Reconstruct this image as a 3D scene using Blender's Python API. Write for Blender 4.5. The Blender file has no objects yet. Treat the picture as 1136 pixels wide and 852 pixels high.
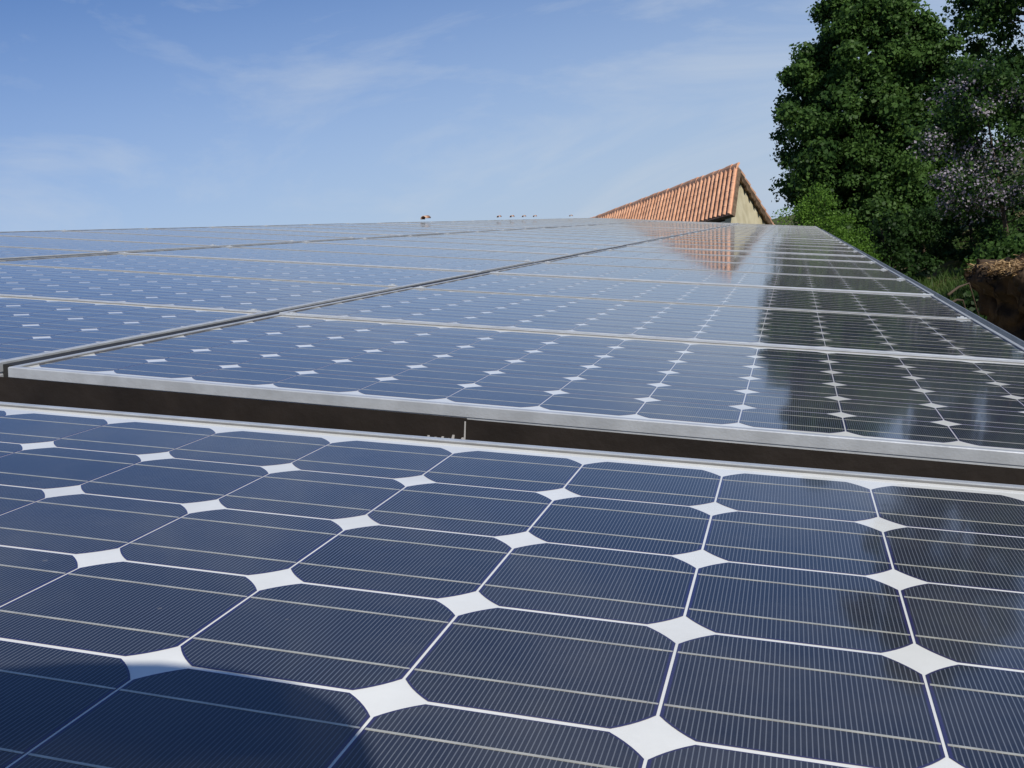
import bpy, math, random
import numpy as np
from mathutils import Matrix, Vector, Euler, noise
random.seed(7); rng=np.random.default_rng(7)
S=bpy.context.scene; COL=S.collection
U=0.1275                                   # cell pitch in metres
SL=math.radians(14)                        # roof pitch
# ---------- camera ----------
CAMB=np.array([0.355160,-10.979094,2.018841]) 
AX=np.array([[0.965378,0.258676,0.033638],[0.076380,-0.157011,-0.984639],[-0.249420,0.953118,-0.171333]])                         # roof axes in camera axes (right, down, forward)
RY=np.array([[math.cos(SL),0,math.sin(SL)],[0,1,0],[-math.sin(SL),0,math.cos(SL)]])
CZ=3.0
def wB(p):                                 # roof grid units -> world metres
    return RY@((np.array(p,float)-CAMB)*U)+np.array([0,0,CZ])
CW=RY@AX.T                                 # columns: camera right, down, forward in world
cam=bpy.data.objects.new('camera',bpy.data.cameras.new('camera')); COL.objects.link(cam)
cam.matrix_world=Matrix([[CW[0,0],-CW[0,1],-CW[0,2],0],[CW[1,0],-CW[1,1],-CW[1,2],0],[CW[2,0],-CW[2,1],-CW[2,2],CZ],[0,0,0,1]])
FPX=1150.85
cam.data.lens=36*FPX/1136; cam.data.sensor_width=36; cam.data.clip_start=0.02; cam.data.clip_end=6000
S.camera=cam
def px(x,y,d):                             # a point seen at photo pixel x,y at distance d forward
    v=np.array([(x-568)/FPX,(y-426)/FPX,1.0])*d
    return CW@v+np.array([0,0,CZ])
# ---------- sun, sky, exposure ----------
sd=RY@np.array([-.38,.58,-.72]); sd/=np.linalg.norm(sd)   # direction the light travels
sun=bpy.data.objects.new('sun',bpy.data.lights.new('sun','SUN')); COL.objects.link(sun)
sun.data.energy=4.3; sun.data.angle=math.radians(.53); sun.data.color=(1,.94,.83)
sun.rotation_euler=Vector(-sd).to_track_quat('Z','Y').to_euler()
W=bpy.data.worlds.new('World'); S.world=W; W.use_nodes=True
nt=W.node_tree; nt.nodes.clear()
def N(t,typ,**k):
    n=t.nodes.new(typ)
    for a,b in k.items(): setattr(n,a,b)
    return n
sky=N(nt,'ShaderNodeTexSky'); sky.sky_type='NISHITA'; sky.sun_disc=False
sky.sun_elevation=math.asin(-sd[2]); sky.sun_rotation=math.atan2(-sd[0],-sd[1])
sky.air_density=1.0; sky.dust_density=.25; sky.ozone_density=3.0
tc=N(nt,'ShaderNodeTexCoord'); mp=N(nt,'ShaderNodeMapping'); mp.inputs['Scale'].default_value=(2.0,.9,6.5); mp.inputs['Rotation'].default_value=(.1,.35,.3)
n1=N(nt,'ShaderNodeTexNoise'); n1.inputs['Scale'].default_value=1.3; n1.inputs['Detail'].default_value=9; n1.inputs['Roughness'].default_value=.62; n1.inputs['Distortion'].default_value=.9
r1=N(nt,'ShaderNodeValToRGB'); r1.color_ramp.elements[0].position=.50; r1.color_ramp.elements[1].position=.80
r1.color_ramp.elements[1].color=(.62,.62,.62,1)
mx=N(nt,'ShaderNodeMix',data_type='RGBA'); mx.inputs[7].default_value=(6.2,6.9,7.8,1)
bg=N(nt,'ShaderNodeBackground'); bg.inputs[1].default_value=.088
ow=N(nt,'ShaderNodeOutputWorld')
L=nt.links.new
L(tc.outputs['Generated'],mp.inputs[0]); L(mp.outputs[0],n1.inputs['Vector']); L(n1.outputs[0],r1.inputs[0])
L(r1.outputs[0],mx.inputs[0]); hz=N(nt,'ShaderNodeSeparateXYZ'); L(tc.outputs['Generated'],hz.inputs[0])
hr=N(nt,'ShaderNodeMapRange'); hr.interpolation_type='SMOOTHSTEP'; hr.inputs[1].default_value=-.05; hr.inputs[2].default_value=.40; hr.inputs[3].default_value=.9; hr.inputs[4].default_value=0
L(hz.outputs[2],hr.inputs[0])
tint=N(nt,'ShaderNodeMix',data_type='RGBA',blend_type='MULTIPLY'); tint.inputs[0].default_value=1; tint.inputs[7].default_value=(.50,.71,1.02,1)
hm=N(nt,'ShaderNodeMix',data_type='RGBA'); hm.inputs[7].default_value=(5.0,6.0,7.7,1)
L(sky.outputs[0],tint.inputs[6]); L(tint.outputs[2],hm.inputs[6]); L(hr.outputs[0],hm.inputs[0]); L(hm.outputs[2],mx.inputs[6])
L(mx.outputs[2],bg.inputs[0]); L(bg.outputs[0],ow.inputs[0])
S.view_settings.view_transform='Standard'; S.view_settings.look='None'; S.view_settings.gamma=1; S.view_settings.exposure=0.08
S.render.resolution_x=1024; S.render.resolution_y=768
S.render.engine='CYCLES'; S.cycles.max_bounces=6; S.cycles.transparent_max_bounces=6
# ---------- materials ----------
MATS={}
def mat(name,col,rough=.6,metal=0,var=.15,scale=8,col2=None,bump=0,bscale=40,spec=.4,detail=6,coord='Object'):
    if name in MATS: return MATS[name]
    m=bpy.data.materials.new(name); m.use_nodes=True; t=m.node_tree; b=t.nodes['Principled BSDF']
    b.inputs['Roughness'].default_value=rough; b.inputs['Metallic'].default_value=metal; b.inputs['Specular IOR Level'].default_value=spec
    c=N(t,'ShaderNodeTexCoord'); n=N(t,'ShaderNodeTexNoise'); n.inputs['Scale'].default_value=scale; n.inputs['Detail'].default_value=detail
    r=N(t,'ShaderNodeValToRGB'); c2=col2 or tuple(min(1,x*(1+var)) for x in col); c1=col if col2 else tuple(x*(1-var) for x in col)
    r.color_ramp.elements[0].position=.35; r.color_ramp.elements[1].position=.66
    r.color_ramp.elements[0].color=(*c1,1); r.color_ramp.elements[1].color=(*c2,1)
    l=t.links.new; l(c.outputs[coord],n.inputs['Vector']); l(n.outputs[0],r.inputs[0]); l(r.outputs[0],b.inputs['Base Color'])
    if bump:
        n2=N(t,'ShaderNodeTexNoise'); n2.inputs['Scale'].default_value=bscale; n2.inputs['Detail'].default_value=8
        bp=N(t,'ShaderNodeBump'); bp.inputs['Strength'].default_value=min(1,bump); bp.inputs['Distance'].default_value=.02
        l(c.outputs[coord],n2.inputs['Vector']); l(n2.outputs[0],bp.inputs['Height']); l(bp.outputs[0],b.inputs['Normal'])
    MATS[name]=m; return m
def coat(m,weight=1.0,rough=.055):
    """glass face: a glossy layer with a slight waviness and dust"""
    t=m.node_tree; b=t.nodes['Principled BSDF']; l=t.links.new
    b.inputs['Coat Weight'].default_value=weight; b.inputs['Coat IOR'].default_value=1.5
    g=N(t,'ShaderNodeNewGeometry')
    n=N(t,'ShaderNodeTexNoise'); n.inputs['Scale'].default_value=9; n.inputs['Detail'].default_value=3
    bp=N(t,'ShaderNodeBump'); bp.inputs['Strength'].default_value=.06; bp.inputs['Distance'].default_value=.004
    l(g.outputs['Position'],n.inputs['Vector']); l(n.outputs[0],bp.inputs['Height']); l(bp.outputs[0],b.inputs['Coat Normal'])
    src=b.inputs['Base Color'].links[0].from_socket
    vo=N(t,'ShaderNodeTexVoronoi'); vo.inputs['Scale'].default_value=26; l(g.outputs['Position'],vo.inputs['Vector'])
    sz=N(t,'ShaderNodeSeparateColor'); l(vo.outputs['Color'],sz.inputs[0])
    th=N(t,'ShaderNodeMapRange'); th.inputs[1].default_value=.80; th.inputs[2].default_value=1; th.inputs[3].default_value=0; th.inputs[4].default_value=.05; l(sz.outputs[0],th.inputs[0])
    lt=N(t,'ShaderNodeMath',operation='LESS_THAN'); l(vo.outputs['Distance'],lt.inputs[0]); l(th.outputs[0],lt.inputs[1])
    du=N(t,'ShaderNodeTexNoise'); du.inputs['Scale'].default_value=2.2; du.inputs['Detail'].default_value=10; du.inputs['Roughness'].default_value=.75; l(g.outputs['Position'],du.inputs['Vector'])
    dr=N(t,'ShaderNodeMapRange'); dr.inputs[1].default_value=.42; dr.inputs[2].default_value=.75; dr.inputs[4].default_value=.24; l(du.outputs[0],dr.inputs[0])
    ad=N(t,'ShaderNodeMath',operation='MULTIPLY_ADD'); ad.inputs[1].default_value=.35; l(lt.outputs[0],ad.inputs[0]); l(dr.outputs[0],ad.inputs[2])
    dm=N(t,'ShaderNodeMix',data_type='RGBA'); dm.inputs[7].default_value=(.22,.21,.19,1); l(src,dm.inputs[6]); l(ad.outputs[0],dm.inputs[0]); l(dm.outputs[2],b.inputs['Base Color'])
    n2=N(t,'ShaderNodeTexNoise'); n2.inputs['Scale'].default_value=5; n2.inputs['Detail'].default_value=8
    mr=N(t,'ShaderNodeMapRange'); mr.inputs[1].default_value=.3; mr.inputs[2].default_value=.7; mr.inputs[3].default_value=rough*.7; mr.inputs[4].default_value=rough*1.5
    l(g.outputs['Position'],n2.inputs['Vector']); l(n2.outputs[0],mr.inputs[0]); l(mr.outputs[0],b.inputs['Coat Roughness'])
def cell_mat():
    m=bpy.data.materials.new('solar_cell'); m.use_nodes=True; t=m.node_tree; b=t.nodes['Principled BSDF']; l=t.links.new
    b.inputs['Roughness'].default_value=.6; b.inputs['Specular IOR Level'].default_value=.12
    uv=N(t,'ShaderNodeUVMap',uv_map='metric'); sp=N(t,'ShaderNodeSeparateXYZ'); l(uv.outputs[0],sp.inputs[0])
    def M(op,a,c=None,**k):
        n=N(t,'ShaderNodeMath',operation=op)
        for i,v in enumerate((a,c)):
            if v is None: continue
            if isinstance(v,(int,float)): n.inputs[i].default_value=v
            else: l(v,n.inputs[i])
        return n.outputs[0]
    fx=M('FRACT',M('MULTIPLY',sp.outputs[0],1/.00255))
    dist=M('ABSOLUTE',M('SUBTRACT',fx,.5))
    line=N(t,'ShaderNodeMapRange'); line.inputs[1].default_value=.06; line.inputs[2].default_value=.14; line.inputs[3].default_value=1; line.inputs[4].default_value=0
    l(dist,line.inputs[0])
    # fingers stop short of the cell's rim
    edge=M('MAXIMUM',M('ABSOLUTE',sp.outputs[0]),M('ABSOLUTE',sp.outputs[1]))
    rad=M('SQRT',M('ADD',M('POWER',sp.outputs[0],2.0),M('POWER',sp.outputs[1],2.0)))
    e2=M('MAXIMUM',edge,M('SUBTRACT',rad,.0138))
    rim=N(t,'ShaderNodeMapRange'); rim.inputs[1].default_value=.0609; rim.inputs[2].default_value=.0616; l(e2,rim.inputs[0])
    fing=M('MULTIPLY',line.outputs[0],M('SUBTRACT',1.0,rim.outputs[0]))
    at=N(t,'ShaderNodeAttribute',attribute_name='shade'); 
    g=N(t,'ShaderNodeNewGeometry'); nz=N(t,'ShaderNodeTexNoise'); nz.inputs['Scale'].default_value=16; nz.inputs['Detail'].default_value=6; l(g.outputs['Position'],nz.inputs['Vector'])
    base=N(t,'ShaderNodeMix',data_type='RGBA'); base.inputs[6].default_value=(.011,.0145,.027,1); base.inputs[7].default_value=(.027,.032,.050,1)
    l(M('MULTIPLY',M('ADD',M('MULTIPLY',at.outputs['Fac'],1.4),M('SUBTRACT',nz.outputs[0],.2)),.5),base.inputs[0])
    rm=N(t,'ShaderNodeMix',data_type='RGBA'); rm.inputs[7].default_value=(.024,.024,.095,1)
    l(base.outputs[2],rm.inputs[6]); l(rim.outputs[0],rm.inputs[0])
    fm=N(t,'ShaderNodeMix',data_type='RGBA'); fm.inputs[7].default_value=(.135,.15,.18,1)
    l(rm.outputs[2],fm.inputs[6]); l(fing,fm.inputs[0]); l(fm.outputs[2],b.inputs['Base Color'])
    coat(m); return m
M_CELL=cell_mat()
M_BACK=mat('white_backsheet',(.80,.81,.78),.6,0,.04,20); coat(M_BACK)
M_BUS=mat('tinned_ribbon',(.55,.54,.47),.45,.3,.15,60); coat(M_BUS)
M_ALU=mat('anodised_aluminium',(.55,.575,.60),.38,.4,.10,30,bump=.05,bscale=300)
M_STEEL=mat('galvanised_steel',(.42,.45,.48),.42,.8,.12,15)
M_BROWN=mat('brown_painted_sheet',(.021,.0165,.0135),.5,0,.25,12,spec=.3,bump=.08,bscale=60)
M_SCUFF=mat('bare_scuffed_metal',(.55,.53,.5),.5,.3,.1,50)
M_ROOFD=mat('dark_roof_sheet',(.045,.03,.025),.6,0,.3,6)
M_PLASTER=mat('cream_plaster',(.42,.37,.24),.9,0,.1,2.5,col2=(.56,.51,.36),bump=.1,bscale=30)
M_TILE=mat('terracotta_tile',(.56,.285,.165),.9,0,.2,2.2,col2=(.74,.41,.25),bump=.2,bscale=40,detail=9)
M_TILED=mat('weathered_terracotta',(.35,.16,.09),.9,0,.2,6,col2=(.55,.36,.25),bump=.3,bscale=30)
M_WOOD=mat('dark_timber',(.12,.08,.05),.8,0,.3,8)
M_BARK=mat('tree_bark',(.07,.05,.035),.95,0,.3,6,bump=.6,bscale=20)
def leaf_mat(name,c1,c2,trans=.45,rough=.5):
    m=bpy.data.materials.new(name); m.use_nodes=True; t=m.node_tree; l=t.links.new
    b=t.nodes['Principled BSDF']; b.inputs['Roughness'].default_value=rough; b.inputs['Specular IOR Level'].default_value=.18
    g=N(t,'ShaderNodeNewGeometry'); nz=N(t,'ShaderNodeTexNoise'); nz.inputs['Scale'].default_value=.9; nz.inputs['Detail'].default_value=2
    l(g.outputs['Position'],nz.inputs['Vector'])
    ad=N(t,'ShaderNodeMath',operation='MULTIPLY_ADD'); ad.inputs[1].default_value=.6; l(g.outputs['Random Per Island'],ad.inputs[0]); 
    mu=N(t,'ShaderNodeMath',operation='MULTIPLY_ADD'); mu.inputs[1].default_value=2.2; mu.inputs[2].default_value=-.9; l(nz.outputs[0],mu.inputs[0]); l(mu.outputs[0],ad.inputs[2])
    mx=N(t,'ShaderNodeMix',data_type='RGBA',clamp_factor=True); mx.inputs[6].default_value=(*c1,1); mx.inputs[7].default_value=(*c2,1)
    l(ad.outputs[0],mx.inputs[0]); l(mx.outputs[2],b.inputs['Base Color'])
    tr=N(t,'ShaderNodeBsdfTranslucent'); l(mx.outputs[2],tr.inputs[0]); ms=N(t,'ShaderNodeMixShader'); ms.inputs[0].default_value=trans
    o=t.nodes['Material Output']; l(b.outputs[0],ms.inputs[1]); l(tr.outputs[0],ms.inputs[2]); l(ms.outputs[0],o.inputs[0])
    return m
M_LEAF=leaf_mat('broad_leaf_dark',(.030,.072,.018),(.092,.175,.040))
M_LEAF2=leaf_mat('broad_leaf_deep',(.022,.054,.015),(.070,.14,.032))
M_FEATH=leaf_mat('feathery_leaf',(.07,.15,.02),(.16,.30,.045))
M_SHRUB=leaf_mat('shrub_leaf',(.014,.036,.012),(.045,.095,.022))
M_FLOW=leaf_mat('lilac_blossom',(.19,.165,.215),(.36,.33,.375),.2)
M_GRASS=leaf_mat('grass_blade',(.030,.065,.014),(.085,.14,.035),.3)
# ---------- mesh helpers ----------
class MB:
    def __init__(s): s.v=[];s.f=[];s.mi=[]
    def add(s,v,f):
        o=len(s.v); s.v+= [tuple(map(float,p)) for p in v]; s.f+=[tuple(i+o for i in q) for q in f]
    def box(s,a,b):
        x0,y0,z0=a;x1,y1,z1=b
        s.add([(x0,y0,z0),(x1,y0,z0),(x1,y1,z0),(x0,y1,z0),(x0,y0,z1),(x1,y0,z1),(x1,y1,z1),(x0,y1,z1)],
              [(0,3,2,1),(4,5,6,7),(0,1,5,4),(1,2,6,5),(2,3,7,6),(3,0,4,7)])
    def quad(s,a,b,c,d): s.add([a,b,c,d],[(0,1,2,3)])
    def prism(s,prof,a,b):
        """profile points (list of 3d) swept from offset a to b"""
        n=len(prof);a=np.array(a);b=np.array(b)
        v=[np.array(p)+a for p in prof]+[np.array(p)+b for p in prof]
        s.add(v,[tuple(range(n))[::-1],tuple(range(n,2*n))]+[(i,(i+1)%n,n+(i+1)%n,n+i) for i in range(n)])
    def tube(s,pts,rad,n=8):
        pts=[Vector(p) for p in pts]; v=[];f=[]
        up=Vector((.13,.21,.97))
        for k,p in enumerate(pts):
            t=(pts[min(k+1,len(pts)-1)]-pts[max(k-1,0)]).normalized()
            a=t.cross(up); a=a.normalized() if a.length>1e-4 else Vector((1,0,0)); b=t.cross(a)
            r=rad[k] if hasattr(rad,'__len__') else rad
            for j in range(n):
                th=2*math.pi*j/n; v.append(p+a*math.cos(th)*r+b*math.sin(th)*r)
        for k in range(len(pts)-1):
            for j in range(n): f.append((k*n+j,k*n+(j+1)%n,(k+1)*n+(j+1)%n,(k+1)*n+j))
        f.append(tuple(range(n))[::-1]); f.append(tuple(range((len(pts)-1)*n,len(pts)*n)))
        s.add(v,f)
    def mesh(s,name,m,smooth=False):
        me=bpy.data.meshes.new(name); me.from_pydata(s.v,[],s.f); me.materials.append(m)
        if smooth: me.polygons.foreach_set('use_smooth',[True]*len(me.polygons))
        me.update(); return me
    def obj(s,name,m,parent=None,smooth=False):
        return link(name,s.mesh(name,m,smooth),parent)
def link(name,me,parent=None):
    o=bpy.data.objects.new(name,me); COL.objects.link(o)
    if parent: o.parent=parent
    return o
def tag(o,label=None,cat=None,group=None,kind=None):
    if label:o['label']=label
    if cat:o['category']=cat
    if group:o['group']=group
    if kind:o['kind']=kind
    return o
def empty(name,loc=(0,0,0),rot=(0,0,0)):
    o=bpy.data.objects.new(name,None); COL.objects.link(o); o.location=loc; o.rotation_euler=rot; o.empty_display_size=.1; return o
def bevel(o,w=.002,seg=2,ang=35):
    b=o.modifiers.new('bevel','BEVEL'); b.width=w; b.segments=seg; b.limit_method='ANGLE'; b.angle_limit=math.radians(ang); return o
# ---------- ground ----------
def hn(x,y,s,o=3): return noise.fractal(Vector((x*s,y*s,.37)),1.0,2.0,o)
def ground_z(x,y):
    e=x-0.2*max(0,y)*.35
    if x<1.2: h=.4
    else:
        t=x-1.2
        h=.4+.13*min(t,5)+.22*max(0,min(t-5,22))+.06*max(0,min(t-27,200))
    far=max(0,math.hypot(x,y)-120)*.0
    h+= .22*hn(x,y,.25)+.08*hn(x,y,1.1)*(1 if abs(x)<60 else 0)
    h+= -1.6*min(1,max(0,(-x-3)/6))
    return h+far
def ground():
    xs=sorted(set([round(v,2) for v in list(np.arange(-12,30,.5))+list(np.arange(-60,90,5))+[-3000,-1500,-700,-350,-180,-100,120,180,350,700,1500,3000]]))
    ys=sorted(set([round(v,2) for v in list(np.arange(-6,50,.5))+list(np.arange(-60,120,6))+[-3000,-1200,-500,-200,-100,150,220,400,800,1500,3000]]))
    m=MB(); m.v=[(x,y,ground_z(x,y)) for y in ys for x in xs]; n=len(xs)
    m.f=[(j*n+i,j*n+i+1,(j+1)*n+i+1,(j+1)*n+i) for j in range(len(ys)-1) for i in range(n-1)]
    gm=bpy.data.materials.new('meadow_ground'); gm.use_nodes=True; t=gm.node_tree; b=t.nodes['Principled BSDF']; l=t.links.new
    b.inputs['Roughness'].default_value=.95; b.inputs['Specular IOR Level'].default_value=.15
    g=N(t,'ShaderNodeNewGeometry'); a=N(t,'ShaderNodeTexNoise'); a.inputs['Scale'].default_value=.7; a.inputs['Detail'].default_value=7
    r=N(t,'ShaderNodeValToRGB'); e=r.color_ramp.elements; e[0].position=.40; e[0].color=(.028,.055,.014,1); e[1].position=.62; e[1].color=(.16,.12,.06,1)
    e.new(.5).color=(.075,.095,.03,1)
    n2=N(t,'ShaderNodeTexNoise'); n2.inputs['Scale'].default_value=9; n2.inputs['Detail'].default_value=8
    bp=N(t,'ShaderNodeBump'); bp.inputs['Distance'].default_value=.12; bp.inputs['Strength'].default_value=.8
    l(g.outputs['Position'],a.inputs['Vector']); l(a.outputs[0],r.inputs[0]); l(r.outputs[0],b.inputs['Base Color']); l(g.outputs['Position'],n2.inputs['Vector']); l(n2.outputs[0],bp.inputs['Height']); l(bp.outputs[0],b.inputs['Normal'])
    tag(m.obj('ground',gm,None,True),'rough sloping ground of grass and bare tan soil beside the roof','ground',kind='structure')
ground()
# ---------- solar modules ----------
HI,HJ,FH=6.08*U,3.244*U,.036              # half size in metres, frame height
LIP=.0095; GZ=FH-.0030                     # lip width, height of the glass face
def frame_mesh():
    m=MB(); d=.0015
    # outer wall profile (outwards distance o from outer edge, height)
    def bar(p0,p1,inward):
        p0=np.array(p0);p1=np.array(p1);n=np.array(inward)
        # closed profile: (inset, z) ; shallow grooves on the outer face
        pr=[(0.0012,0),(0.0012,.009),(0,.0098),(0,.0165),(.0012,.0172),(.0012,.0205),(0,.0212),(0,FH-.0012),(.0012,FH),(LIP,FH),(LIP,GZ-.004),(.003,GZ-.004),(.003,0)]
        t=(p1-p0)/np.linalg.norm(p1-p0); k=len(pr)
        v=[p0+n*o+t*o+np.array([0,0,z]) for o,z in pr]+[p1+n*o-t*o+np.array([0,0,z]) for o,z in pr]
        m.add(v,[(i,(i+1)%k,k+(i+1)%k,k+i) for i in range(k)])
    c=[(-HI,-HJ,0),(HI,-HJ,0),(HI,HJ,0),(-HI,HJ,0)]
    inn=[(0,1,0),(-1,0,0),(0,-1,0),(1,0,0)]
    for k in range(4): bar(c[k],c[(k+1)%4],inn[k])
    return m.mesh('frame',M_ALU)
ME_FRAME=frame_mesh()
b=MB(); b.box((-HI+LIP-.003,-HJ+LIP-.003,GZ-.0035),(HI-LIP+.003,HJ-LIP+.003,GZ)); ME_BACK=b.mesh('backsheet',M_BACK)
m=MB(); g0,g1=LIP+.0001,LIP+.0014
m.box((-HI+g0,-HJ+g0,GZ-.001),(HI-g0,-HJ+g1,FH-.0012)); m.box((-HI+g0,HJ-g1,GZ-.001),(HI-g0,HJ-g0,FH-.0012))
m.box((-HI+g0,-HJ+g1,GZ-.001),(-HI+g1,HJ-g1,FH-.0012)); m.box((HI-g1,-HJ+g1,GZ-.001),(HI-g0,HJ-g1,FH-.0012))
ME_GASK=m.mesh('gasket',mat('grey_sealant',(.16,.16,.16),.6,0,.1,50))
CX,CY,RC=.0629,.0620,.0762                 # cell half sizes, corner radius
def cell_outline():
    pts=[]
    for q in range(4):
        a0=math.acos(CX/RC); a1=math.asin(CY/RC)
        for k in range(6):
            a=a0+(a1-a0)*k/5; x,y=RC*math.cos(a),RC*math.sin(a)
            if q in(1,3): k2=5-k; a=a0+(a1-a0)*k2/5; x,y=RC*math.cos(a),RC*math.sin(a)
            sx=(1,-1,-1,1)[q]; sy=(1,1,-1,-1)[q]
            pts.append((x*sx,y*sy))
    return pts
OUT=cell_outline()
def cell_mesh(name,centres,shades):
    v=[];f=[];uv=[];sh=[]
    n=len(OUT)
    for (cx,cy),s in zip(centres,shades):
        o=len(v)
        for (x,y) in OUT: v.append((cx+x,cy+y,GZ+.0004))
        for (x,y) in OUT: v.append((cx+x,cy+y,GZ+.0001))
        f.append(tuple(range(o,o+n))); uv+=[(x,y) for x,y in OUT]
        for i in range(n):
            j=(i+1)%n; f.append((o+i,o+n+i,o+n+j,o+j)); uv+=[OUT[i],OUT[i],OUT[j],OUT[j]]
        sh+=[s]*(2*n)
    me=bpy.data.meshes.new(name); me.from_pydata(v,[],f); me.materials.append(M_CELL)
    l=me.uv_layers.new(name='metric'); l.data.foreach_set('uv',np.array(uv,'f').ravel())
    a=me.attributes.new('shade','FLOAT','POINT'); a.data.foreach_set('value',np.array(sh,'f'))
    me.update(); return me
CELLV=[cell_mesh('solar_cell',[(0,0)],[s]) for s in np.linspace(0,1,7)]
GRID=[((i-5.5)*U,(j-2.5)*U) for j in range(6) for i in range(12)]
SHEETS=[cell_mesh('cell_sheet',GRID,rng.random(72)) for _ in range(6)]
def bus_geo(m,cx,cy,y):
    z=GZ+.0006; w=.0008
    m.box((cx-.0622,cy+y-w,GZ+.0003),(cx+.057,cy+y+w,z))
    m.box((cx+.0572,cy+y-w*.8,GZ+.0003),(cx+.0625,cy+y+w*.8,z-.00005))
ME_BUS=[]
for y in (-.0315,.0315):
    m=MB(); bus_geo(m,0,0,y); ME_BUS.append(m.mesh('busbar',M_BUS))
m=MB()
for cx,cy in GRID:
    for y in (-.0315,.0315): bus_geo(m,cx,cy,y)
ME_BUSALL=m.mesh('busbar',M_BUS)
m=MB(); m.box((-.012,-.0075,FH),(.012,.0075,FH+.0022)); m.box((-.004,-.004,FH+.0022),(.004,.004,FH+.005)); ME_CLAMP=m.mesh('clamp',M_ALU)
def module(loc,rot,detail,label,clamps=True):
    e=empty('solar_panel',loc); e.rotation_euler=rot
    tag(e,label,'solar panel','solar panels laid in rows on the roof')
    link('frame',ME_FRAME,e); link('backsheet',ME_BACK,e); link('gasket',ME_GASK,e)
    if detail==0: 
        link('cell_sheet',random.choice(SHEETS),e)
        tag(link('busbar',ME_BUSALL,e),kind='stuff')
    else:
        for cx,cy in GRID:
            c=link('solar_cell',random.choice(CELLV),e); c.location=(cx,cy,0)
            if detail==2:
                for k in (0,1): link('busbar',ME_BUS[k],c)
        if detail==1: tag(link('busbar',ME_BUSALL,e),kind='stuff')
    if clamps:
        for sx in (-1,1):
            c=link('clamp',ME_CLAMP,e); c.location=(sx*(HI-.03),HJ+.0035,0)
    return e
DJ=6.5
ORD=['first','second','third','fourth','fifth','sixth','seventh','eighth','ninth','tenth','eleventh','twelfth','thirteenth','fourteenth','fifteenth','sixteenth','seventeenth','eighteenth','nineteenth','twentieth','twenty first','twenty second','twenty third','twenty fourth','twenty fifth','last']
NR=26
strips=[(-2.0,0,0,'in the strip along the right eave'),(-14.37,-.12,.022,'in the middle strip'),(-26.74,-.2,.045,'in the far left strip')]
for k,(ci,dj,dz,nm) in enumerate(strips):
    for r in range(NR):
        loc=wB((ci+random.uniform(-.02,.02),2+dj+DJ*r,-GZ/U+dz+random.uniform(-.012,.012)))
        det=(2 if (k==0 and r<1) else 1 if r<3 else 0)
        rr=(math.radians(random.uniform(-.08,.08)),SL+math.radians(random.uniform(-.06,.06)),0)
        extra=', right behind the brown flashing' if r==0 else (', at the far end' if r==NR-1 else ', counting back')
        module(loc,rr,det,'%s solar panel %s'%(ORD[r],nm)+extra)
for ia,ib,nm in ((-8.285,-8.085,'black strip standing in for shade in the gap between the middle strip and the strip along the right eave'),(-20.655,-20.455,'black strip standing in for shade in the gap between the far left strip and the middle strip')):
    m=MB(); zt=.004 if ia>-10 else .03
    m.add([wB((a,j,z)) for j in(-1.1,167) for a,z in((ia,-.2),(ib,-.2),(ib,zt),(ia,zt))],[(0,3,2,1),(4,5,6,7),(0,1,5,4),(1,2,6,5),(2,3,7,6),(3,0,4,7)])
    tag(m.obj('gap_shade_strip',mat('gap_shade_black',(.02,.02,.02),.6,0,.1,50)),nm,'gap shade strip','black strips standing in for shade between panel rows')  # black colour stands in for the shade inside the open gap
# front module (own slightly different plane)
RBT=np.array([[0.999932,-0.001160,-0.011629],[0.001182,0.999998,0.001889],[0.011627,-0.001902,0.999931]]); AO=np.array([0.009563,-4.536885,0.164550])
def wA(p): return wB(RBT@np.array(p,float)+AO)
RA=Matrix((RY@RBT).tolist()).to_euler()
module(wA((-2,-2,-GZ/U)),RA,2,'large solar panel nearest the camera, in front of the brown flashing, left corner in shadow',False)
# ---------- farm building the panels lie on ----------
def wBv(p): return tuple(wB(p))
fb=empty('farm_building',wBv((-15,60,-20)))
def under(o,root):                         # keep world placement under a parent
    o.parent=root; o.matrix_parent_inverse=Matrix.LocRotScale(root.location,root.rotation_euler,None).inverted(); return o
tag(fb,'long low farm building whose brown roof carries the solar panels','building')
r=MB()
i0,i1,j0,j1=-33.6,4.45,-26,169
ZT=-1.0
n=int((i1-i0)/.5)
# ribbed dark roof sheet
prof=[]
for k in range(n+1):
    a=i0+(i1-i0)*k/n; z=ZT+(.22 if k%4 in(0,1) else 0); prof.append((a,z))
v=[];f=[]
for a,z in prof: v.append(wB((a,j0,z)))
for a,z in prof: v.append(wB((a,j1,z)))
for a,z in prof: v.append(wB((a,j0,z-.35)))
for a,z in prof: v.append(wB((a,j1,z-.35)))
q=len(prof)
for k in range(q-1):
    f.append((k,k+1,q+k+1,q+k)); f.append((2*q+k,3*q+k,3*q+k+1,2*q+k+1)); f.append((k,2*q+k,2*q+k+1,k+1)); f.append((q+k,q+k+1,3*q+k+1,3*q+k))
f.append((0,q,3*q,2*q)); f.append((q-1,3*q-1,4*q-1,2*q-1))
r.add(v,f); under(r.obj('roof',M_ROOFD),fb)
# far slope behind the ridge
rp=wB((i0-.9,0,ZT)); m=MB(); th=.06
for (a,b2) in [((i0-.4,ZT+.1),None)]:
    p0=wB((i0-.1,j0,ZT)); p1=wB((i0-.1,j1,ZT)); dx=-4.2; dz=-4.2*math.tan(SL)
    m.add([p0,p1,p1+[dx,0,dz],p0+[dx,0,dz],p0-[0,0,th],p1-[0,0,th],p1+[dx,0,dz-th],p0+[dx,0,dz-th]],[(0,3,2,1),(4,5,6,7),(0,1,5,4),(2,3,7,6),(1,2,6,5),(3,0,4,7)])
under(m.obj('roof',M_ROOFD),fb)
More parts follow.
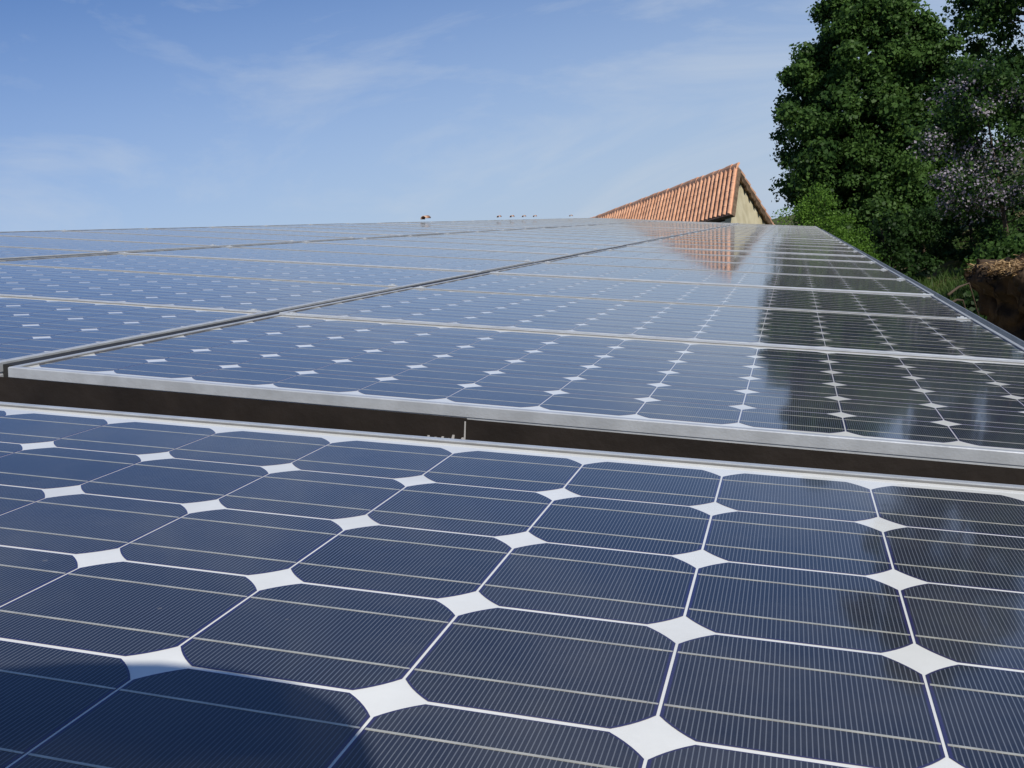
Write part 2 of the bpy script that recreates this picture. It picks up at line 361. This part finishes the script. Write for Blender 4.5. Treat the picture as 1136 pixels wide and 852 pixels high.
# walls under it
pe0=wB((i1-2.2,j0+3,ZT-.36)); pe1=wB((i1-2.2,j1-3,ZT-.36)); pr0=wB((i0,j0+3,ZT-.36)); 
m=MB(); xl=pr0[0]-3.9; zl=pr0[2]-3.9*math.tan(SL)
gb=-1.8
for yy,sg in ((pe0[1],1),(pe1[1],-1)):
    t=.25*sg
    a=[(pe0[0],yy,gb),(pe0[0],yy,pe0[2]-.01),(pr0[0],yy,pr0[2]-.01),(xl,yy,zl-.08),(xl,yy,gb)]
    m.prism(a,(0,0,0),(0,t,0))
m.box((pe0[0]-.25,pe0[1]+.255,gb),(pe0[0],pe1[1]-.255,pe0[2]-.02)); m.box((xl,pe0[1]+.255,gb),(xl+.25,pe1[1]-.255,zl-.08))
under(m.obj('wall',M_PLASTER),fb)
# mounting rails under each strip, running along the columns
for ci,dj,dz,nm in strips:
    for s in (-4,4):
        m=MB(); c=ci+s
        v=[wB((c+a,jj,zz)) for jj in(-.95,j1-1.5) for a,zz in((-.16,-.76),(.16,-.76),(.16,-.29),(-.16,-.29))]
        m.add(v,[(0,3,2,1),(4,5,6,7),(0,1,5,4),(1,2,6,5),(2,3,7,6),(3,0,4,7)])
        under(m.obj('mounting_rail',M_ALU),fb)
for c in (-6,2):
    m=MB(); v=[wB((c+a,jj,zz)) for jj in(-10.3,-3.6) for a,zz in((-.16,-.76),(.16,-.76),(.16,-.2),(-.16,-.2))]
    m.add(v,[(0,3,2,1),(4,5,6,7),(0,1,5,4),(1,2,6,5),(2,3,7,6),(3,0,4,7)])
    under(m.obj('mounting_rail',M_ALU),fb)
# brown flashing across the gap: two overlapping lengths, upright face below the frame
def flashing(ia,ib,dz,jf,label):
    m=MB()
    pr=[(0,jf,-.272+dz),(0,jf,-.66),(0,jf-2.35,-.70),(0,jf-2.35,-.72),(0,jf+.02,-.69),(0,jf+.02,-.28+dz)]
    v=[wB((ia,b,c)) for _,b,c in pr]+[wB((ib,b,c)) for _,b,c in pr]; k=len(pr)
    m.add(v,[tuple(range(k)),tuple(range(k,2*k))[::-1]]+[(i,k+i,k+(i+1)%k,(i+1)%k) for i in range(k)])
    o=m.obj('flashing',M_BROWN); tag(o,label,'metal flashing','brown flashing strips between panel rows'); return o
f1=flashing(-22,-2.64,.165,-1.275,'long dark brown sheet flashing under the panel frame, left of the seam with white scuffs')
f2=flashing(-2.66,4.5,.150,-1.262,'dark brown sheet flashing under the panel frame, right of the seam')
m=MB()
for k in range(7):
    a=-3.15+k*.075+random.uniform(-.02,.02); z=-.35+random.uniform(-.015,.03); h=random.uniform(.015,.045)
    m.quad(wB((a,-1.280,z)),wB((a+.03,-1.280,z-.01)),wB((a+.035,-1.280,z+h)),wB((a+.012,-1.280,z+h)))
m.quad(wB((-2.665,-1.281,-.66)),wB((-2.645,-1.281,-.66)),wB((-2.645,-1.281,-.14)),wB((-2.66,-1.281,-.14)))
m.obj('scuff_mark',M_SCUFF,None); s_=bpy.data.objects['scuff_mark']; s_.parent=f1
# gutter along the right eave
m=MB(); pr=[]
for k in range(9):
    a=math.pi*k/8; pr.append((4.62+.40*-math.cos(a)*1.0,-.42-.40*math.sin(a)))
pr2=[(a,z+.0) for a,z in pr]; inner=[(4.62+.36*-math.cos(math.pi*k/8),-.42-.36*math.sin(math.pi*k/8)) for k in range(9)]
loop=pr2+inner[::-1]
v=[wB((a+.12,j0,z)) for a,z in loop]+[wB((a+.12,j1,z)) for a,z in loop]; k=len(loop)
m.add(v,[(i,(i+1)%k,k+(i+1)%k,k+i) for i in range(k)])
g=m.obj('gutter',M_STEEL,None,False); tag(g,'half round grey metal gutter running along the right edge of the panels','gutter')
# ridge tiles peeking over the top edge of the ridge strip
def ridge_tile(j,s,label,h=.0):
    m=MB(); n=8; v=[]
    for e in (-1,1):
        rr=(.85 if e<0 else 1.0)*s
        for rad in (rr,rr*.86):
            for k in range(n+1):
                a=math.pi*k/n; v.append((-math.cos(a)*rad*.10,e*.2*s,math.sin(a)*rad*.10))
    q=n+1; f=[]
    for k in range(n):
        f+=[(k,k+1,2*q+k+1,2*q+k),(q+k,3*q+k,3*q+k+1,q+k+1),(k,q+k,q+k+1,k+1),(2*q+k,2*q+k+1,3*q+k+1,3*q+k)]
    f+=[(0,2*q,3*q,q),(n,q+n,3*q+n,2*q+n)]
    m.add(v,f); o=m.obj('ridge_tile',M_TILED,None,True); o.location=wB((i0-.0,j,-.30+h)); tag(o,label,'roof tile','terracotta ridge tiles behind the top panel edge'); return o
for j,s,h,lb in [(84,.42,.60,'tan ridge tile standing highest above the top panel edge, alone against the sky'),
              (110,.28,.66,'small ridge tile at the left end of the broken row near the far panel corner'),
              (116,.3,.66,'small pale ridge tile second in the broken row behind the panels'),
              (122,.28,.66,'small ridge tile third in the broken row behind the panels'),
              (128,.28,.66,'small ridge tile fourth in the broken row behind the panels'),
              (152,.3,.66,'last small ridge tile, between the broken row and the orange roof')]:
    ridge_tile(j,s,lb,h)
# ---------- tiled house beyond ----------
def tiled_house():
    P=px(819,186,27); E=px(812,238,25.4); Bk=px(858,250,28.6); F=px(600,266,47)
    P,E,Bk,F=map(Vector,map(tuple,(P,E,Bk,F)))
    rd=(F-P); 
    root=empty('tiled_house',(P.x,P.y,ground_z(P.x,P.y)))
    tag(root,'old farmhouse with orange tiled roof and cream gable wall beyond the panels','house')
    ext=1.0
    Ed=(E-P)*ext; Bd=(Bk-P)*1.1
    L=rd.length; u=rd.normalized()
    nrm=Ed.cross(rd).normalized(); 
    if nrm.z<0:nrm=-nrm
    ed=Ed.normalized(); el=Ed.length
    perp=(ed-u*ed.dot(u)).normalized()
    # tile surface: cover tiles as half round rows running down the slope, stepped courses
    m=MB(); nrow=int(L/.27); seg=8; nc=int(el/.36); 
    for r_ in range(nrow):
        base=P+u*(r_*.27); jit=random.uniform(-.008,.008)
        for c in range(nc):
            jl=random.uniform(-.012,.012)
            a=base+ed*(c*.36+jl); b_=base+ed*((c+1)*.36+.05)
            v=[]
            for p,lift,rad in ((a,.010+jit,.083),(b_,.014+jit+jl*.2,.087)):
                for k in range(6):
                    t=math.pi*k/5
                    v.append(p+u*(.135-math.cos(t)*rad)+nrm*(math.sin(t)*rad*.7+lift))
            m.add(v,[(k,k+1,7+k,6+k) for k in range(5)]+[(11,10,9,8,7,6)])
        # pan
        a=base+nrm*.006; m.quad(a,a+u*.27,a+u*.27+ed*el,a+ed*el)
    under(m.obj('roof_tiles',M_TILE),root)
    # deck of both slopes
    m=MB(); t=nrm*-.09
    def slab(d,nn,name):
        m=MB(); a=P-u*0.0; q=[a,a+rd,a+rd+d,a+d]; w=nn*-.10
        m.add([*q,*[x+w for x in q]],[(0,1,2,3),(7,6,5,4),(0,4,5,1),(1,5,6,2),(2,6,7,3),(3,7,4,0)])
        return m
    n2=Bd.cross(rd).normalized(); n2=n2 if n2.z>0 else -n2
    under(slab(Ed,nrm,'').obj('roof',M_WOOD),root)
    under(slab(Bd,n2,'').obj('roof',M_WOOD),root)
    # tiles on the back slope edge (verge seen end-on)
    m=MB(); bd=Bd.normalized()
    for c in range(int(Bd.length/.36)):
        a=P+bd*(c*.36); b_=P+bd*((c+1)*.36+.05); v=[]
        for p,rad,lift in ((a,.06,.0),(b_,.08,.02)):
            for k in range(6):
                tt=math.pi*k/5; v.append(p+u*(.09-math.cos(tt)*rad)+n2*(math.sin(tt)*rad+lift))
        m.add(v,[(k,k+1,7+k,6+k) for k in range(5)])
    under(m.obj('verge_tiles',M_TILED),root)
    # ridge caps
    m=MB()
    for c in range(int(L/.38)):
        a=P+u*(c*.38); b_=P+u*((c+1)*.38+.04); v=[]; h=random.uniform(-.01,.02)
        for p,rad in ((a,.105),(b_,.095)):
            for k in range(7):
                tt=math.pi*k/6; v.append(p+perp*(-math.cos(tt)*rad)+Vector((0,0,math.sin(tt)*rad*.8+.03+h)))
        m.add(v,[(k,k+1,8+k,7+k) for k in range(6)]+[tuple(range(7))])
    under(m.obj('ridge_caps',M_TILE),root)
    # gable wall set back under the verge
    back=u*.20; th=u*.3; dn=Vector((0,0,1))
    gz=ground_z(P.x,P.y)-1
    a=P+back-Vector((0,0,.14)); l_=P+Ed*.93+back-Vector((0,0,.14)); r_=P+Bd*.86+back-Vector((0,0,.14))
    pts=[a,l_,Vector((l_.x,l_.y,gz)),Vector((r_.x,r_.y,gz)),r_]
    m=MB(); m.prism([tuple(p) for p in pts],(0,0,0),tuple(th)); 
    under(m.obj('wall',M_PLASTER),root)
    # side walls
    m=MB(); 
    for q in (l_,r_):
        w=(a-q); w.z=0; w=w.normalized()*.25; s0=q+u*.301; s1=q+rd*.96
        v=[(s0.x,s0.y,gz),(s1.x,s1.y,gz),(s1.x,s1.y,s1.z-.05),(s0.x,s0.y,s0.z-.05)]
        m.add([*v,*[(p[0]+w.x,p[1]+w.y,p[2]) for p in v]],[(0,1,2,3),(7,6,5,4),(0,4,5,1),(1,5,6,2),(2,6,7,3),(3,7,4,0)])
    under(m.obj('wall',M_PLASTER),root)
    # rafters showing under the verge
    for k in range(7):
        p=P+Bd*(.08+.12*k)+Vector((0,0,-.18)); m=MB(); m.box((-.04,-.04,-.05),(.04,.04,.05)); 
        mm=MB(); v=[]
        for e in (.02,.19):
            for dx,dz in ((-.045,-.05),(.045,-.05),(.045,.05),(-.045,.05)): v.append(p+u*e+bd*dx+Vector((0,0,dz)))
        mm.add(v,[(0,3,2,1),(4,5,6,7),(0,1,5,4),(1,2,6,5),(2,3,7,6),(3,0,4,7)]); under(mm.obj('rafter',M_WOOD),root)
tiled_house()
# ---------- trees ----------
def leaves(name,m,centres,radii,per,size,parent=None,flat=.8,origin=None,aspect=.8):
    """leaf quads (folded) around clump centres"""
    C=np.repeat(np.array(centres),per,0); Rr=np.repeat(np.array(radii),per)[:,None]; n=len(C)
    d=rng.normal(size=(n,3)); d/=np.linalg.norm(d,axis=1)[:,None]; d[:,2]*=flat
    rr=rng.random((n,1))**.45
    P=C+d*Rr*rr*(1+.12*rng.normal(size=(n,1)))
    nr=rng.normal(size=(n,3))+d*1.0+np.array([0,0,.5]); nr/=np.linalg.norm(nr,axis=1)[:,None]
    a=np.cross(nr,rng.normal(size=(n,3))); a/=np.linalg.norm(a,axis=1)[:,None]; b_=np.cross(nr,a)
    s=size*(.6+.8*rng.random((n,1)))
    v=np.empty((n,4,3)); v[:,0]=P-a*s*.5; v[:,1]=P+b_*s*.5*aspect-nr*s*.12+a*s*.05; v[:,2]=P+a*s*.5; v[:,3]=P-b_*s*.5*aspect-nr*s*.12+a*s*.05
    if origin is not None: v-=np.array(origin)
    me=bpy.data.meshes.new(name); me.vertices.add(n*4); me.vertices.foreach_set('co',v.astype('f').ravel())
    me.loops.add(n*4); me.loops.foreach_set('vertex_index',np.arange(n*4,dtype='i'))
    me.polygons.add(n); me.polygons.foreach_set('loop_start',np.arange(n,dtype='i')*4); 
    me.materials.append(m); me.update(calc_edges=True); me.validate()
    o=link(name,me,parent); return o
def tree(name,base,H,prof,label,cat,lm,nclump,per,lsize,crad,trunk_r=.2,flowers=None,group=None,lean=(0,0),sq=1.0,z0=.1,gap=.0):
    """prof(t): crown radius at height fraction t"""
    root=empty(name,base); tag(root,label,cat,group)
    cs=[];rs=[]
    for k in range(nclump):
        for _ in range(30):
            t=z0+(1-z0)*random.random(); R_=prof(t)
            if random.random()<R_/max(prof(x/10) for x in range(11))+.08: break
        a=random.random()*2*math.pi; r_=R_*math.sqrt(random.uniform(.12,1.0))
        lump=1+.18*math.sin(3*a+5*t)+.10*math.sin(7*a+11*t)
        cs.append((base[0]+lean[0]*t*H+math.cos(a)*r_*lump,base[1]+lean[1]*t*H+math.sin(a)*r_*lump*sq,base[2]+t*H)); rs.append(crad*random.uniform(.6,1.25))
    leaves('crown',lm,cs,rs,per,lsize,root,origin=base)
    if flowers:
        fm,idx,fper,fsz=flowers
        sel=[(c,r_) for c,r_ in zip(cs,rs) if idx(c)]
        if sel: leaves('blossom',fm,[c for c,_ in sel],[r_*1.1 for _,r_ in sel],fper,fsz,root,origin=base)
    m=MB(); top=.86
    pts=[(lean[0]*H*t+math.sin(t*5)*.12*trunk_r*3,lean[1]*H*t+math.cos(t*4)*.1*trunk_r*3,H*t) for t in np.linspace(-.02,top,9)]
    m.tube(pts,[trunk_r*(1.25-t) for t in np.linspace(0,1.05,9)],9)
    m.obj('trunk',M_BARK,root,True)
    m=MB()
    for c,r_ in random.sample(list(zip(cs,rs)),min(len(cs),40)):
        e=Vector(c)-Vector(base); t=max(.06,min(.8,e.z/H-.10)); s0=Vector((lean[0]*H*t,lean[1]*H*t,H*t)); md=(s0+e)/2+Vector((0,0,-.05*H*.3))
        m.tube([s0,md,e],[trunk_r*.35*(1.1-t),trunk_r*.2*(1.1-t),trunk_r*.05],5)
    m.obj('limb',M_BARK,root,True)
    return root
def gbase(x,y,d):
    p=px(x,y,d); return (p[0],p[1],ground_z(p[0],p[1])-.1)
# tall dense tree
b0=gbase(968,262,33); T0=px(950,-60,33); H0=T0[2]-b0[2]
def pf_big(t):
    z=[1,.93,.86,.80,.72,.62,.5,.35,.15,0]; r_=[.15,.5,1.0,1.4,2.0,2.5,2.8,2.85,2.4,1.3]
    return float(np.interp(t,z[::-1],r_[::-1]))
tree('broadleaf_tree',b0,H0,pf_big,'tallest dense dark green tree, standing right of the tiled house','tree',M_LEAF,640,330,.12,.48,.3,lean=((T0[0]-b0[0])/H0,(T0[1]-b0[1])/H0))
# tall tree at right edge with gaps
b1=gbase(1190,235,38)
tree('broadleaf_tree',b1,17.5,lambda t: float(np.interp(t,[0,.15,.35,.6,.85,1],[1.2,2.3,2.9,3.1,2.5,.8])),'dark tree with open airy branches at the top right corner','tree',M_LEAF2,330,260,.15,.62,.16)
# flowering shrub tree
b2=gbase(1116,262,19.5); zf=b2[2]
tree('flowering_tree',b2,4.4,lambda t: float(np.interp(t,[0,.2,.5,.8,1],[.4,.9,1.15,1.0,.4])),'loose tree hung with pale lilac blossom on the right hillside','tree',M_LEAF2,80,120,.08,.36,.05,
     flowers=(M_FLOW,lambda c:(random.random()<.25 or (c[0]<b2[0]+.1 and c[2]<b2[2]+3.2 and random.random()<.8)),190,.05),z0=.42)
# bright feathery bush
b3=gbase(908,262,25)
tree('feathery_bush',b3,3.15,lambda t: float(np.interp(t,[0,.3,.6,.85,1],[.8,1.15,1.15,.8,.3])),'bright green feathery bush at the foot of the tallest tree','bush',M_FEATH,90,230,.05,.33,.08,z0=.0)
# dark undergrowth
for k,(x,y,d,H,R_,lab,lm) in enumerate([(950,270,21,1.2,.75,'dark green shrub just right of the bright feathery bush',M_SHRUB),
     (980,265,26,2.0,.9,'large dark shrub under the tallest tree',M_SHRUB),
     (1018,240,29,1.6,.7,'dark shrub between the tallest tree and the lilac blossom',M_SHRUB),
     (1080,268,17,.55,.32,'small dark shrub on the tan slope below the lilac blossom',M_SHRUB),
     (1132,240,19,1.2,.7,'green shrub above the brown rock at the right edge',M_LEAF2),
     (1108,266,18.0,1.15,.55,'low green shrub at the foot of the lilac tree',M_LEAF2),
     (1072,228,27,1.9,1.0,'dark shrub on the slope behind the lilac tree, left one of two',M_SHRUB),
     (1122,222,25,2.1,1.0,'dark shrub on the slope behind the lilac tree, right one of two',M_SHRUB),
     (866,262,34,1.6,.7,'low green bush between the cream gable and the feathery bush',M_FEATH)]):
    bb=gbase(x,y,d)
    tree('shrub',bb,H,lambda t,R_=R_: R_*float(np.interp(t,[0,.3,.7,1],[.8,1,.8,.3])),lab,'shrub',lm,46,150,.085,.32,.06,z0=.0,group='shrubs on the hillside')
# grass on the slope
def grass():
    n=110000; x=rng.uniform(1.3,18,n); y=rng.uniform(5,40,n)
    keep=[]; 
    for a,b_ in zip(x,y):
        if noise.fractal(Vector((a*.6,b_*.6,4.2)),1,2,3)>-.10: keep.append((a,b_,ground_z(a,b_)))
    P=np.array(keep); n=len(P); h=rng.uniform(.08,.30,(n,1)); w=.010+.008*rng.random((n,1)); a=rng.uniform(0,6.28,(n,1))
    dx=np.hstack([np.cos(a),np.sin(a),0*a]); ln=np.hstack([rng.normal(0,.4,(n,2)),np.ones((n,1))])
    v=np.empty((n,3,3)); v[:,0]=P-dx*w; v[:,1]=P+dx*w; v[:,2]=P+ln*h
    me=bpy.data.meshes.new('grass'); me.vertices.add(n*3); me.vertices.foreach_set('co',v.astype('f').ravel()); me.loops.add(n*3); me.loops.foreach_set('vertex_index',np.arange(n*3,dtype='i'))
    me.polygons.add(n); me.polygons.foreach_set('loop_start',np.arange(n,dtype='i')*3); me.materials.append(M_GRASS); me.update(calc_edges=True)
    tag(link('grass',me),'short green grass growing on the slope beside the roof','grass',kind='stuff')
grass()
# ---------- brown rock at the right edge ----------
def rock():
    c=px(1176,374,6.4); m=MB(); nx,ny,nz=44,40,44
    import itertools
    hw,hd,hh=.42,.35,.46
    idx={}
    def vert(i,j,k):
        if (i,j,k) in idx: return idx[i,j,k]
        x=(i/nx*2-1);y=(j/ny*2-1);z=(k/nz*2-1)
        p=Vector((x*hw,y*hd,z*hh)); p.x*=1-.10*z; p.z-=.10*max(0,-p.x)*(z>0)
        q=p*2.6+Vector((3,1,2)); p+=Vector((noise.noise(q),noise.noise(q+Vector((9,0,0))),.8*noise.noise(q+Vector((0,9,0)))))*.16
        q=p*11; p+=Vector((noise.noise(q),noise.noise(q+Vector((5,5,0))),noise.noise(q+Vector((0,5,5)))))*.06
        q=p*30; p+=Vector((noise.noise(q),noise.noise(q+Vector((5,5,0))),noise.noise(q+Vector((0,5,5)))))*.022
        m.v.append(tuple(p)); idx[i,j,k]=len(m.v)-1; return idx[i,j,k]
    for i in range(nx):
        for j in range(ny):
            for k,fl in ((0,1),(nz,0)):
                q=(vert(i,j,k),vert(i+1,j,k),vert(i+1,j+1,k),vert(i,j+1,k)); m.f.append(q[::-1] if fl else q)
    for i in range(nx):
        for k in range(nz):
            for j,fl in ((0,0),(ny,1)):
                q=(vert(i,j,k),vert(i+1,j,k),vert(i+1,j,k+1),vert(i,j,k+1)); m.f.append(q[::-1] if fl else q)
    for j in range(ny):
        for k in range(nz):
            for i,fl in ((0,1),(nx,0)):
                q=(vert(i,j,k),vert(i,j+1,k),vert(i,j+1,k+1),vert(i,j,k+1)); m.f.append(q[::-1] if fl else q)
    M_ROCK=mat('earthy_rock',(.018,.012,.008),.95,0,.3,7,col2=(.075,.047,.026),bump=.9,bscale=22,detail=10)
    o=m.obj('rock',M_ROCK,None,True); o.location=c; o.rotation_euler=(0,.06,.25)
    tag(o,'big rough brown rock topped with dry litter beside the gutter at the right edge','rock')
    # dry litter on top
    n=3200; P=np.column_stack([rng.uniform(-.40,.40,n),rng.uniform(-.33,.33,n),.47+rng.normal(0,.02,n)])
    mm=MB()
    for p in P:
        a=random.uniform(0,6.28); l=random.uniform(.008,.04); w=.004; t=random.uniform(-.4,.4)
        d=Vector((math.cos(a),math.sin(a),t))*l; s=Vector((-math.sin(a),math.cos(a),.2))*w; p=Vector(p)
        mm.quad(p-d-s,p+d-s*.5,p+d+s*.5,p-d+s)
    M_STRAW=mat('dry_straw',(.20,.12,.055),.8,0,.3,9,col2=(.50,.34,.16))
    oo=mm.obj('dry_litter',M_STRAW,o); oo['kind']='stuff'
    # twigs reaching out to the gutter
    for (x,y,x2,y2,lb) in [(1052,327,1075,314,'thin dark twig sticking up beside the rock, the upper one'),(1055,336,1068,333,'short dark twig beside the rock, the lower one')]:
        t=MB(); a=Vector(px(x,y,5.9)); b_=Vector(px(x2,y2,6.1)); t.tube([a,(a+b_)/2+Vector((0,0,.01)),b_,b_+Vector((.04,.02,-.3))],[.008,.007,.005,.003],6)
        tag(t.obj('twig',M_BARK,None,True),lb,'twig','twigs beside the rock')
rock()
# ---------- the photographer, kneeling on the roof behind the camera ----------
def skin(name,verts,edges,rad,m,parent=None,root=0,sub=2):
    me=bpy.data.meshes.new(name); me.from_pydata([tuple(v) for v in verts],edges,[]); me.materials.append(m)
    o=link(name,me,parent); md=o.modifiers.new('skin','SKIN'); sv=me.skin_vertices[0].data
    for i,r_ in enumerate(rad): sv[i].radius=(r_,r_) if not hasattr(r_,'__len__') else r_; sv[i].use_root=(i==root)
    md.use_smooth_shade=True; s=o.modifiers.new('sub','SUBSURF'); s.levels=sub; s.render_levels=sub; return o
def person():
    M_SKIN=mat('skin',(.50,.31,.22),.5,0,.05,20); M_SHIRT=mat('blue_shirt',(.06,.09,.16),.85,0,.15,30); M_JEAN=mat('work_trousers',(.05,.055,.07),.9,0,.15,30); M_HAIR=mat('dark_hair',(.03,.02,.015),.7,0,.3,60)
    M_CAM=mat('camera_body_silver',(.35,.36,.38),.35,.6,.05,40); M_BLK=mat('black_plastic',(.02,.02,.02),.4,0,.1,40)
    bv=lambda i,j,z: Vector(tuple(wA((i,j,z))))
    hd=bv(.52,-8.2,4.2)
    root=empty('person',tuple(bv(.3,-13,-.8))); tag(root,'person in a dark blue shirt kneeling on the roof and holding a small camera','person')
    pel=bv(.6,-12.6,3.4); ch=bv(.2,-10.4,4.2); nk=bv(0,-9.2,4.2)
    V=[pel,(pel+ch)/2+Vector((0,0,.04)),ch,nk]; E=[(0,1),(1,2),(2,3)]; Rd=[.14,.13,.14,.06]
    def chain(start,pts,rs):
        k=start
        for p,r_ in zip(pts,rs):
            V.append(p); Rd.append(r_); E.append((k,len(V)-1)); k=len(V)-1
        return k
    chain(3,[hd+Vector((0,-.06,-.05)),hd],[.06,.085])
    hl=bv(-.35,-6.95,1.75); hr=bv(1.0,-6.75,1.75)
    chain(2,[bv(-1.0,-9.9,4.1),bv(-1.5,-8.6,2.6),bv(-.6,-7.3,1.9),hl],[.062,.045,.03,.028])
    chain(2,[bv(1.8,-9.8,4.1),bv(2.3,-8.4,2.6),bv(1.3,-7.1,1.9),hr],[.062,.045,.03,.028])
    chain(0,[bv(-.3,-12.4,2.9),bv(-.5,-10.6,.0),bv(-.5,-12.2,-.3),bv(-.5,-14.3,-.4)],[.10,.065,.055,.04])
    chain(0,[bv(1.5,-12.4,2.9),bv(1.7,-10.6,-.1),bv(1.7,-12.2,-.4),bv(1.7,-14.3,-.5)],[.10,.065,.055,.04])
    body=skin('body',[v-root.location for v in V],E,Rd,M_SKIN,root)
    # clothes as slightly larger shells on torso and legs
    def sub(idx,edges,rs,name,m): skin(name,[V[i]-root.location for i in idx],edges,rs,m,root)
    sub([0,1,2,3],[(0,1),(1,2),(2,3)],[.155,.150,.158,.068],'shirt',M_SHIRT)
    for s in (6,10): sub([2,s,s+1],[(0,1),(1,2)],[.10,.078,.056],'sleeve',M_SHIRT)
    sub([0,14,15,16,17],[(0,1),(1,2),(2,3),(3,4)],[.157,.115,.078,.066,.05],'trousers',M_JEAN)
    sub([0,18,19,20,21],[(0,1),(1,2),(2,3),(3,4)],[.157,.115,.078,.066,.05],'trousers',M_JEAN)
    # hair, nose, ears on the head
    h=hd-root.location
    m=MB(); n=14; k2=10; v=[];f=[]
    for a in range(k2+1):
        for b_ in range(n):
            th=math.pi*.58*a/k2; ph=2*math.pi*b_/n; nn=1+.05*noise.noise(Vector((math.cos(ph)*3,math.sin(ph)*3,a)))
            v.append(h+Vector((math.sin(th)*math.cos(ph)*.098*nn,-.012+math.sin(th)*math.sin(ph)*.108*nn,.015+math.cos(th)*.105*nn)))
    for a in range(k2):
        for b_ in range(n): f.append((a*n+b_,a*n+(b_+1)%n,(a+1)*n+(b_+1)%n,(a+1)*n+b_))
    m.add(v,f); m.obj('hair',M_HAIR,root,True)
    m=MB(); n=28; prof=[(0,.135),(.06,.132),(.092,.118),(.100,.085),(.103,.060),(.14,.052),(.205,.046),(.208,.043),(.13,.047),(.100,.054)]; v=[];f=[]
    for r_,z in prof:
        for b_ in range(n): v.append(h+Vector((math.cos(6.2832*b_/n)*r_,-.01+math.sin(6.2832*b_/n)*r_,z+.006*math.sin(3*6.2832*b_/n)*(r_>.12))))
    for a in range(len(prof)-1):
        for b_ in range(n): f.append((a*n+b_,a*n+(b_+1)%n,(a+1)*n+(b_+1)%n,(a+1)*n+b_))
    m.add(v,f); m.obj('shadow_hat',mat('shadow_hat_canvas',(.35,.30,.2),.9,0,.1,40),root,True)  # unseen hat, added and sized to shape the shadow on the front panel
    # camera body, lens front flush with the point of view
    fr=Vector(tuple(CW[:,2])); rt=Vector(tuple(CW[:,0])); up=-Vector(tuple(CW[:,1])); o=Vector((0,0,CZ))-fr*.024
    co=empty('compact_camera',tuple(o-up*.03-fr*.02)); tag(co,'small silver compact camera held low over the panels','camera'); R3=Matrix((rt,fr,up)).transposed(); co.rotation_euler=R3.to_euler()
    m=MB(); m.box((-.047,-.014,0),(.047,.012,.06)); bevel(m.obj('camera_body',M_CAM,co),.006,3)
    m=MB(); m.tube([(0,.012,.03),(0,.02,.03),(0,.028,.03)],[.022,.021,.019],20); m.obj('lens_barrel',M_BLK,co,False)
    # fingers round the body
    for sx,hand in ((-1,hl),(1,hr)):
        base=o+rt*sx*.052-fr*.012
        for q in range(4):
            z=.022-.017*q
            p0=hand+(base-hand)*.35+up*z; p1=base+up*z+rt*sx*.012; p2=base+fr*.022+up*z+rt*sx*.004; p3=base+fr*.020+up*z-rt*sx*(.014-.002*q)
            skin('finger',[x-root.location for x in (p0,p1,p2,p3)],[(0,1),(1,2),(2,3)],[.010,.0088,.008,.007],M_SKIN,body,0,1)
        p0=hand; p1=base-fr*.012-up*.01; p2=base-fr*.014-rt*sx*.022
        skin('thumb',[x-root.location for x in (p0,p1,p2)],[(0,1),(1,2)],[.013,.010,.009],M_SKIN,body,0,1)
person()
